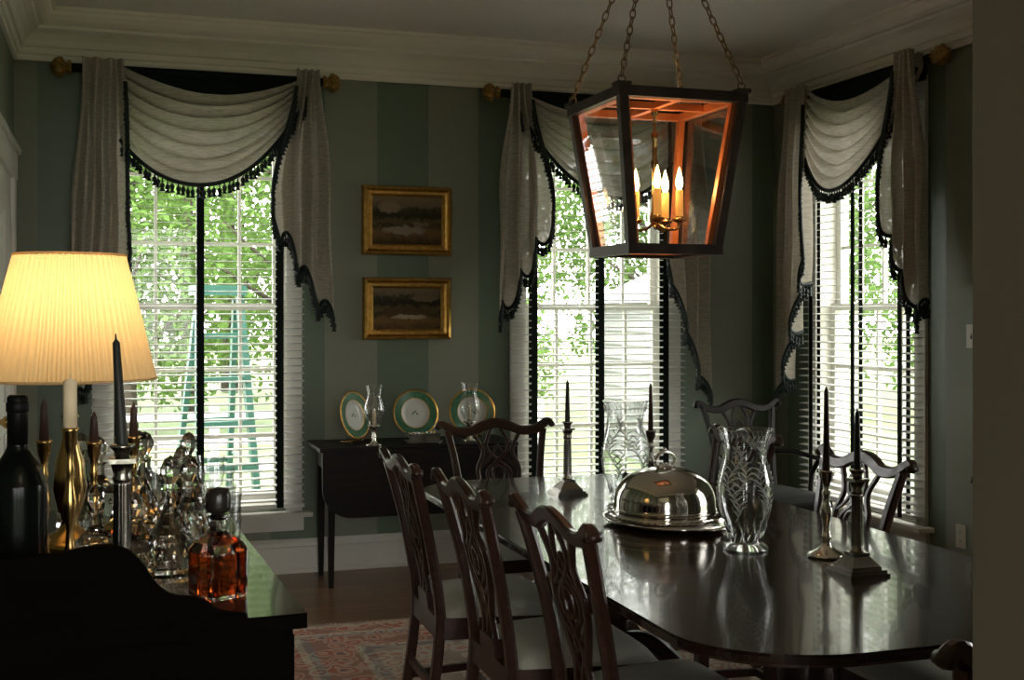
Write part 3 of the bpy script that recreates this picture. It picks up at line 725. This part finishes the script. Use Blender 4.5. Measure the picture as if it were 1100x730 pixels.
def plate(x,y,rz,r=.135,s=1):
    e=empty('decorative_plate',(x,y,CZ+.0005),rz); e.scale=(s,s,s)
    T=Matrix.Translation((0,0,r+.012))@Matrix.Rotation(math.radians(78),4,'X')
    mb=MB()
    mb.lathe([(0,0),(.055,0)],seg=48,mat=0,M=T,cap=False); mb.lathe([(.055,0),(.075,.004),(.082,.010)],seg=48,mat=0,M=T,cap=False)
    mb.lathe([(.082,.010),(.086,.011)],seg=48,mat=2,M=T,cap=False)
    mb.lathe([(.086,.011),(r-.010,.016)],seg=48,mat=1,M=T,cap=False); mb.lathe([(r-.010,.016),(r,.018),(r,.014),(.06,-.006),(0,-.006)],seg=48,mat=2,M=T,cap=False)
    for (px,py,a) in((0,.008,.4),(.012,-.004,-.7),(-.012,-.002,.9)):
        mb.lathe([(0,.0012),(.009,.0012)],seg=12,mat=1,cap=False,sy=.45,M=T@Matrix.Translation((px,py,0))@Matrix.Rotation(a,4,'Z'))
    mb.obj('plate',[porcelain,pgreen,gold],e)
    mb=MB()
    for sg in(-1,1):
        mb.tube(cr([(sg*.05,-.035,.018),(sg*.05,-.03,.004),(sg*.045,.02,.006),(sg*.035,.06,.004)],4),.003,6)
        mb.tube([(sg*.045,.0,.006),(sg*.03,.045,.12)],.003,6)
    mb.tube([(-.045,.02,.006),(.045,.02,.006)],.003,6); mb.tube([(-.03,.045,.12),(.03,.045,.12)],.003,6)
    mb.obj('stand',[brass],e)
plate(1.27,6.64,.75); plate(1.63,6.68,.1); plate(1.965,6.68,-.1)
def glass_stick(x,y):
    e=empty('hurricane_candlestick',(x,y,CZ+.0005))
    mb=MB(); mb.lathe([(.045,0),(.045,.006),(.02,.014),(.010,.03),(.015,.045),(.009,.06),(.012,.09),(.022,.10),(.036,.105),(.036,.11),(.012,.112),(.012,.12)],seg=24)
    mb.lathe([(.009,.118),(.009,.19),(.002,.195)],seg=12,mat=1); mb.obj('stick',[silver,wax_white],e)
    mb=MB(); mb.lathe(cr([(.028,.108),(.034,.13),(.052,.17),(.056,.20),(.045,.245),(.038,.27),(.045,.31),(.05,.325)],3),seg=28,cap=False); mb.obj('shade',[pglass],e)
glass_stick(1.345,6.44); glass_stick(1.90,6.50)
mb=MB(); mb.bb(-.1,.1,-.06,.06,.008,.016); mb.bb(-.085,.085,-.05,.05,.016,.05); mb.bb(-.09,.09,-.055,.055,.05,.056)
for i in(-1,1):
    for j in(-1,1): mb.lathe([(.01,0),(.007,.008)],(i*.085,j*.045,0),8)
for k in range(-3,4): mb.lathe([(0,.062),(.008,.058),(.006,.056)],(k*.025,0,0),10)
mb.obj('silver_inkstand',[silver],loc=(1.62,6.47,CZ+.0005))

# ------------------------------------------------------------------ outlet / switch
def wallplate(name,y,z,kind):
    mb=MB(); mb.bb(-.006,0,-.036,.036,-.058,.058)
    if kind:
        for s_ in(-1,1):
            mb.bb(-.008,-.006,-.017,.017,s_*.024-.014,s_*.024+.014)
            for t in(-1,1): mb.bb(-.0085,-.008,t*.007-.0012,t*.007+.0012,s_*.024-.004,s_*.024+.006,1)
            mb.bb(-.0085,-.008,-.002,.002,s_*.024-.011,s_*.024-.007,1)
    else:
        mb.bb(-.0065,-.006,-.006,.006,-.013,.013,1); mb.bb(-.016,-.006,-.0035,.0035,0,.01)
    mb.obj(name,[plastic,slot],loc=(XR,y,z))
wallplate('wall_outlet',5.06,.345,True); wallplate('light_switch',4.98,1.35,False)

# ------------------------------------------------------------------ sideboard
SZ=.95; SR=.035
SB=Matrix.Translation((.32,2.10,0))@Matrix.Rotation(SR,4,'Z')
sbe=MB(); SD=.72; SLn=1.3
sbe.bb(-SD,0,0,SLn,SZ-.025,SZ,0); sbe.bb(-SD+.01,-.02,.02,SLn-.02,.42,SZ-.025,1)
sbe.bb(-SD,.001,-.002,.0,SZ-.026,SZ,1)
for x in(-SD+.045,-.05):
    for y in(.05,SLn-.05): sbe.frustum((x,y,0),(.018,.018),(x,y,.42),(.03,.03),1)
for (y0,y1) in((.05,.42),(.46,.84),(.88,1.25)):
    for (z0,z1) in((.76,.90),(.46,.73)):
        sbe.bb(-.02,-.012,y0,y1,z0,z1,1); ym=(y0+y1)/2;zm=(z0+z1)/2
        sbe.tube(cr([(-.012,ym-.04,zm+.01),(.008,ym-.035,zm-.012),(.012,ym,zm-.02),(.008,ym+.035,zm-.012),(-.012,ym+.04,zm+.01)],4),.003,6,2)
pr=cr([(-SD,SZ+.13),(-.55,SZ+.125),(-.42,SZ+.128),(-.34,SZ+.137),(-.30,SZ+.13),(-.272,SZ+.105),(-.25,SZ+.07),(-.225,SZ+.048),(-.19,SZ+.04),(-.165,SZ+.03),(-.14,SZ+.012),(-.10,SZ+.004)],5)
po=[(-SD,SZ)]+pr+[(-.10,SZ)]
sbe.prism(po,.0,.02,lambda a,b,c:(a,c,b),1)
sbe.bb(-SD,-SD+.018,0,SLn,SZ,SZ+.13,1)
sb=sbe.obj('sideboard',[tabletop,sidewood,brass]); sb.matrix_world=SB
def on(x,y): return (x,y,SZ+.0005)
# lamp
LM=empty('table_lamp',on(-.088,2.85))
mb=MB(); nseg=240; prof=[(.182,.372),(.166,.44),(.148,.52),(.117,.645)]
vs=[];fs=[]
for (r,z) in prof:
    for k in range(nseg):
        a=2*pi*k/nseg; rr=r*(1+.016*(1 if k%4<2 else -1)); vs.append((rr*math.cos(a),rr*math.sin(a),z))
for i in range(3):
    for k in range(nseg): fs.append((i*nseg+k,i*nseg+(k+1)%nseg,(i+1)*nseg+(k+1)%nseg,(i+1)*nseg+k))
mb.add(vs,fs,0,False); 
mb.tube([(.184*math.cos(2*pi*k/60),.184*math.sin(2*pi*k/60),.372) for k in range(60)],.003,6,0,closed=True)
mb.tube([(.118*math.cos(2*pi*k/60),.118*math.sin(2*pi*k/60),.645) for k in range(60)],.003,6,0,closed=True)
mb.obj('shade',[shadem],LM,fix=False)
mb=MB(); mb.lathe([(.075,0),(.075,.012),(.06,.02),(.025,.04),(.016,.06),(.028,.09),(.036,.13),(.03,.19),(.016,.24),(.012,.28),(.02,.29),(.010,.30),(.008,.38),(.016,.385),(.016,.42),(.01,.425)],seg=28)
mb.lathe([(.012,.425),(.028,.46),(.03,.48),(.022,.505),(0,.515)],seg=20,mat=1)
for k in range(3):
    a=2*pi*k/3; mb.tube([(0,0,.64),(.115*math.cos(a),.115*math.sin(a),.640)],.002,5)
for sg in(-1,1): mb.tube(cr([(sg*.012,0,.40),(sg*.06,0,.46),(sg*.055,0,.56),(0,0,.64)],5),.0018,5)
mb.obj('base',[brass,porcelain],LM)
point('bulb_light',(0,0,.53),1.45,(1,.70,.36),.03,LM)
# wine bottle (magnum)
mb=MB(); mb.lathe(cr([(.0,.0),(.046,.002),(.049,.01),(.049,.20),(.047,.225),(.036,.255),(.020,.28),(.0165,.30),(.016,.345)],3),seg=32)
mb.lathe([(.0172,.29),(.0172,.372),(.014,.376),(0,.376)],seg=24,mat=1)
mb.lathe([(.0165,.345),(.019,.348),(.019,.362),(.0165,.365)],seg=24,mat=1)
mb.obj('wine_bottle',[bottle,foil],loc=on(-.155,2.26))
# candlesticks
square_candlestick('candlestick',on(.018,2.28),.19,silverd,wax_dark,-.055)
round_candlestick('candlestick',on(-.075,2.44),.30,.0,brass,wax_white,.05,.7)
mb=MB(); mb.lathe([(.013,0),(.0125,.088),(.002,.092),(.001,.10)],seg=16); mb.obj('candle',[wax_white],loc=(-.075,2.44,SZ+.3015))
round_candlestick('candlestick',on(-.13,2.62),.26,.07,brass,wax_brown,.045,.7)
round_candlestick('candlestick',on(-.035,2.66),.25,.05,brass,wax_brown,.045,.7)
round_candlestick('candlestick',on(.045,2.75),.25,.06,brass,wax_brown,.045,.7)
round_candlestick('candlestick',on(.02,3.05),.22,.0,brass,wax_brown,.045,.7)
def decanter(x,y,kind=0,s=1.0,fill=None):
    mb=MB()
    if kind==0: body=[(.045,0),(.052,.004),(.055,.02),(.05,.05),(.038,.085),(.022,.115),(.014,.135),(.013,.165),(.021,.172)];st=.175;seg=14
    elif kind==1: body=[(.03,0),(.036,.004),(.05,.03),(.056,.055),(.048,.08),(.025,.10),(.014,.115),(.013,.14),(.02,.147)];st=.15;seg=12
    else: body=[(.04,0),(.044,.004),(.046,.09),(.04,.105),(.018,.12),(.013,.13),(.013,.15),(.019,.155)];st=.158;seg=8
    mb.lathe([(r*s,z*s) for r,z in body],seg=seg,smooth=False)
    for k in range(seg):
        a=2*pi*(k+.5)/seg; r=body[3][0]*1.0*s
        mb.lathe([(0,-.012*s),(.006*s,0),(0,.012*s)],(r*math.cos(a)*.98,r*math.sin(a)*.98,body[3][1]*s),4,0,False)
    mb.lathe([(.007*s,(st-.01)*s),(.009*s,(st+.005)*s),(.02*s,(st+.025)*s),(.021*s,(st+.035)*s),(.012*s,(st+.055)*s),(0,(st+.062)*s)],seg=8,smooth=False)
    return mb.obj('crystal_decanter',[crystal],loc=on(x,y),rz=x*9)
decanter(.11,2.48,0); decanter(.04,2.59,1,.9); decanter(.155,2.64,2); decanter(.06,2.90,0,1.05); decanter(.15,2.80,1,1.05); decanter(.18,3.08,0,.95); decanter(.08,3.18,2)
decanter(.04,2.41,1,.85); decanter(-.03,2.53,1,.85); decanter(-.07,3.02,0,1.0); decanter(-.03,3.17,1,1.0)
def goblet(x,y,s=1):
    mb=MB(); p=[(.034,0),(.034,.003),(.008,.008),(.005,.02),(.008,.035),(.005,.05),(.012,.06),(.03,.075),(.036,.10),(.035,.13),(.038,.15)]
    mb.lathe([(r*s,z*s) for r,z in p],seg=16,cap=False); mb.lathe([(0,.001),(.034*s,.001)],seg=16,cap=False)
    mb.obj('wine_glass',[pglass],loc=on(x,y))
for (x,y,s_) in((.215,2.53,1),(.23,2.63,.9),(.225,2.72,.95),(.235,2.90,1.05),(.15,2.94,1),(.21,2.40,.8),(.24,3.2,1),(.1,3.03,.95)): goblet(x,y,s_)
# whiskey decanter
WE=empty('whiskey_decanter',on(.185,2.275),.45)
mb=MB()
def sq(h,z,r): 
    pts=[]
    for cxx,cyy,a0 in((1,1,0),(-1,1,pi/2),(-1,-1,pi),(1,-1,1.5*pi)):
        for k in range(3):
            a=a0+pi/2*k/2; pts.append((cxx*(h-r)+r*math.cos(a),cyy*(h-r)+r*math.sin(a),z))
    return pts
def loft(mb,rings,mat,cap=True):
    vs=[p for r in rings for p in r];n=len(rings[0]);fs=[]
    for i in range(len(rings)-1):
        for k in range(n): fs.append((i*n+k,i*n+(k+1)%n,(i+1)*n+(k+1)%n,(i+1)*n+k))
    if cap: fs.append(tuple(reversed(range(n)))); fs.append(tuple((len(rings)-1)*n+k for k in range(n)))
    mb.add(vs,fs,mat,False)
loft(mb,[sq(.038,0,.008),sq(.041,.005,.008),sq(.042,.085,.008),sq(.036,.10,.012),sq(.02,.112,.019),sq(.015,.12,.0149),sq(.014,.14,.0139),sq(.02,.145,.0199),sq(.02,.15,.0199)],0)
mb.obj('glass_body',[crystal],WE)
mb=MB(); loft(mb,[sq(.035,.008,.006),sq(.036,.08,.006)],0); mb.obj('whiskey',[amber],WE)
mb=MB(); mb.lathe([(.012,.145),(.012,.152),(.021,.155),(.023,.165),(.023,.185),(.019,.196),(0,.199)],seg=24); mb.obj('stopper',[blackcap],WE)

# ------------------------------------------------------------------ hall fill lamp, added out of view to lift the dim room
HL=empty('ceiling_light',(.9,-.9,HC))
mb=MB(); mb.lathe([(.15,0),(.15,-.02),(.14,-.03)],seg=32,mat=0); mb.lathe([(.135,-.03),(.12,-.08),(.07,-.11),(0,-.12)],seg=32,mat=1,cap=False)
mb.obj('fixture',[brass,pmat('opal_glass',(.8,.8,.75),.3,emis=(1,.8,.55),estr=1.0)],HL)
point('bulb_light',(0,0,-.2),9,(1,.80,.58),.1,HL)

# ------------------------------------------------------------------ exterior
GZ=-.6
mb=MB(); mb.bb(-60,90,YB+.2,90,GZ-.1,GZ); mb.bb(XR+.2,90,-40,YB+.2,GZ-.1,GZ); mb.bb(-60,XR+.2,-40,-2.9,GZ-.1,GZ); mb.obj('lawn',[grass])
mb=MB(); mb.bb(-2.2,XR+.2,-2.9,YB+.2,GZ,-.1); mb.obj('foundation_exterior',[extw])
def tree_mesh(seed,R=2.4,H=6.5,low=1.0):
    rnd=random.Random(seed); mb=MB()
    mb.tube([(0,0,0.02),(.08,.03,1.2),(.02,.1,2.6),(.1,0,H*.75)],[.2,.15,.12,.04],8,0)
    for i in range(20):
        a=rnd.uniform(0,2*pi); r=rnd.uniform(.2,R*.75); z=rnd.uniform(low,H)
        c=Vector((r*math.cos(a),r*math.sin(a),z)); cr_=rnd.uniform(.75,1.25)
        mb.tube([(.05,.05,max(.8,z-.9)),c],[.05,.015],5,0)
        for j in range(420):
            d_=Vector((rnd.gauss(0,1),rnd.gauss(0,1),rnd.gauss(0,.8))); d_.normalize(); p=c+d_*cr_*rnd.uniform(.3,1)**.5
            p.z=max(p.z,.2+.3*rnd.random())
            u=Vector((rnd.gauss(0,1),rnd.gauss(0,1),rnd.gauss(0,1))).normalized(); w=u.cross(Vector((rnd.gauss(0,1),rnd.gauss(0,1),rnd.gauss(0,1)))).normalized()
            l=rnd.uniform(.05,.10)
            mb.add([p-u*l,p+w*l*.45,p+u*l,p-w*l*.45],[(0,1,2,3)],1)
    return mb.mesh('tree',[bark,leafm],False)
tm=[tree_mesh(1,2.4,6.5,.9),tree_mesh(2,2.0,5.0,.8),tree_mesh(3,2.8,6.5,1.3)]
for i,(x,y,k,s_) in enumerate(((-3.0,21,0,1),(.2,20.5,1,1.15),(2.9,21,0,1.0),(4.3,16.5,1,.85),(6.8,24,0,1.1),(10.3,22,2,1.0),(-.9,29,2,1.4),(12.5,20,1,1.15),(16.0,20,0,1.1),(20,21,2,1),(14.5,27,0,1.4),(3.0,32,0,1.7),(9,33,2,1.8),(-6,33,0,1.6),(24,28,1,1.6),(19,30,2,1.7),(1.6,26,0,1.2),(17.5,16,1,.9),(-3.2,27,0,1.3),(5.6,20.5,1,.9))):
    inst('tree',tm[k],(x,y,GZ),i*1.3,scale=(s_,s_,s_))
# neighbouring house (small low gable end)
mb=MB(); mb.bb(7.0,8.9,15,17,GZ,1.6,0)
for i in range(11): mb.bb(6.98,8.92,14.98,17,GZ+.2*i,GZ+.2*i+.02,0)
mb.prism([(6.85,1.6),(9.05,1.6),(7.95,2.1)],14.8,17.2,lambda a,b,c:(a,c,b),1)
mb.bb(7.6,8.2,14.95,15,.2,1.2,2); mb.obj('neighbor_house',[siding,roofm,slot])
# rail fence
mb=MB()
for x in [-8+i*1.3 for i in range(11)]:
    mb.bb(x-.05,x+.05,14.0,14.1,GZ,GZ+1.0)
for z in(.3,.6,.9): mb.bb(-8,5,14.03,14.07,GZ+z-.04,GZ+z+.04)
mb.obj('fence',[siding])
# stepladder
mb=MB(); H=2.2
for sg in(-1,1):
    bar3(mb,(sg*.24,-.3,.0),(sg*.15,0,H),.05,0); bar3(mb,(sg*.24,.55,0),(sg*.14,.05,H-.05),.04,0)
    bar3(mb,(sg*.2,-.16,1.0),(sg*.2,.30,1.0),.015,1)
for i in range(1,7):
    t=i/7.0; z=H*t; w=.24-.09*t; y=-.3+.3*t; mb.bb(-w,w,y-.04,y+.05,z-.02,z+.02,0)
    if i<5: mb.bb(-w,w,.55-.5*t-.01,.55-.5*t+.01,z-.015,z+.015,0)
mb.bb(-.18,.18,-.08,.14,H-.02,H+.05,0)
mb.obj('stepladder',[laddergreen,alum],loc=(.74,9.0,GZ+.012),rz=.25)

# ------------------------------------------------------------------ world / sun / camera
w=bpy.data.worlds.new('World'); scene.world=w; w.use_nodes=True
bg=w.node_tree.nodes['Background']; bg.inputs[0].default_value=(1.0,.99,.96,1); bg.inputs[1].default_value=6.0
s=bpy.data.lights.new('sun','SUN'); s.energy=3.0; s.angle=.05; s.color=(1,.95,.85)
so=bpy.data.objects.new('sun',s); scene.collection.objects.link(so); so.rotation_euler=Vector((.35,.65,-.68)).to_track_quat('-Z','Y').to_euler(); so.location=(0,0,20)
cam=bpy.data.cameras.new('camera'); co=bpy.data.objects.new('camera',cam); scene.collection.objects.link(co); scene.camera=co
cam.sensor_width=36; cam.lens=1300/1100*36; cam.shift_y=-30/1100; cam.clip_start=.05; cam.clip_end=300
co.location=(0,0,1.47); co.rotation_euler=(pi/2,0,-math.radians(18.3))
scene.view_settings.view_transform='Standard'
scene.view_settings.exposure=0.92
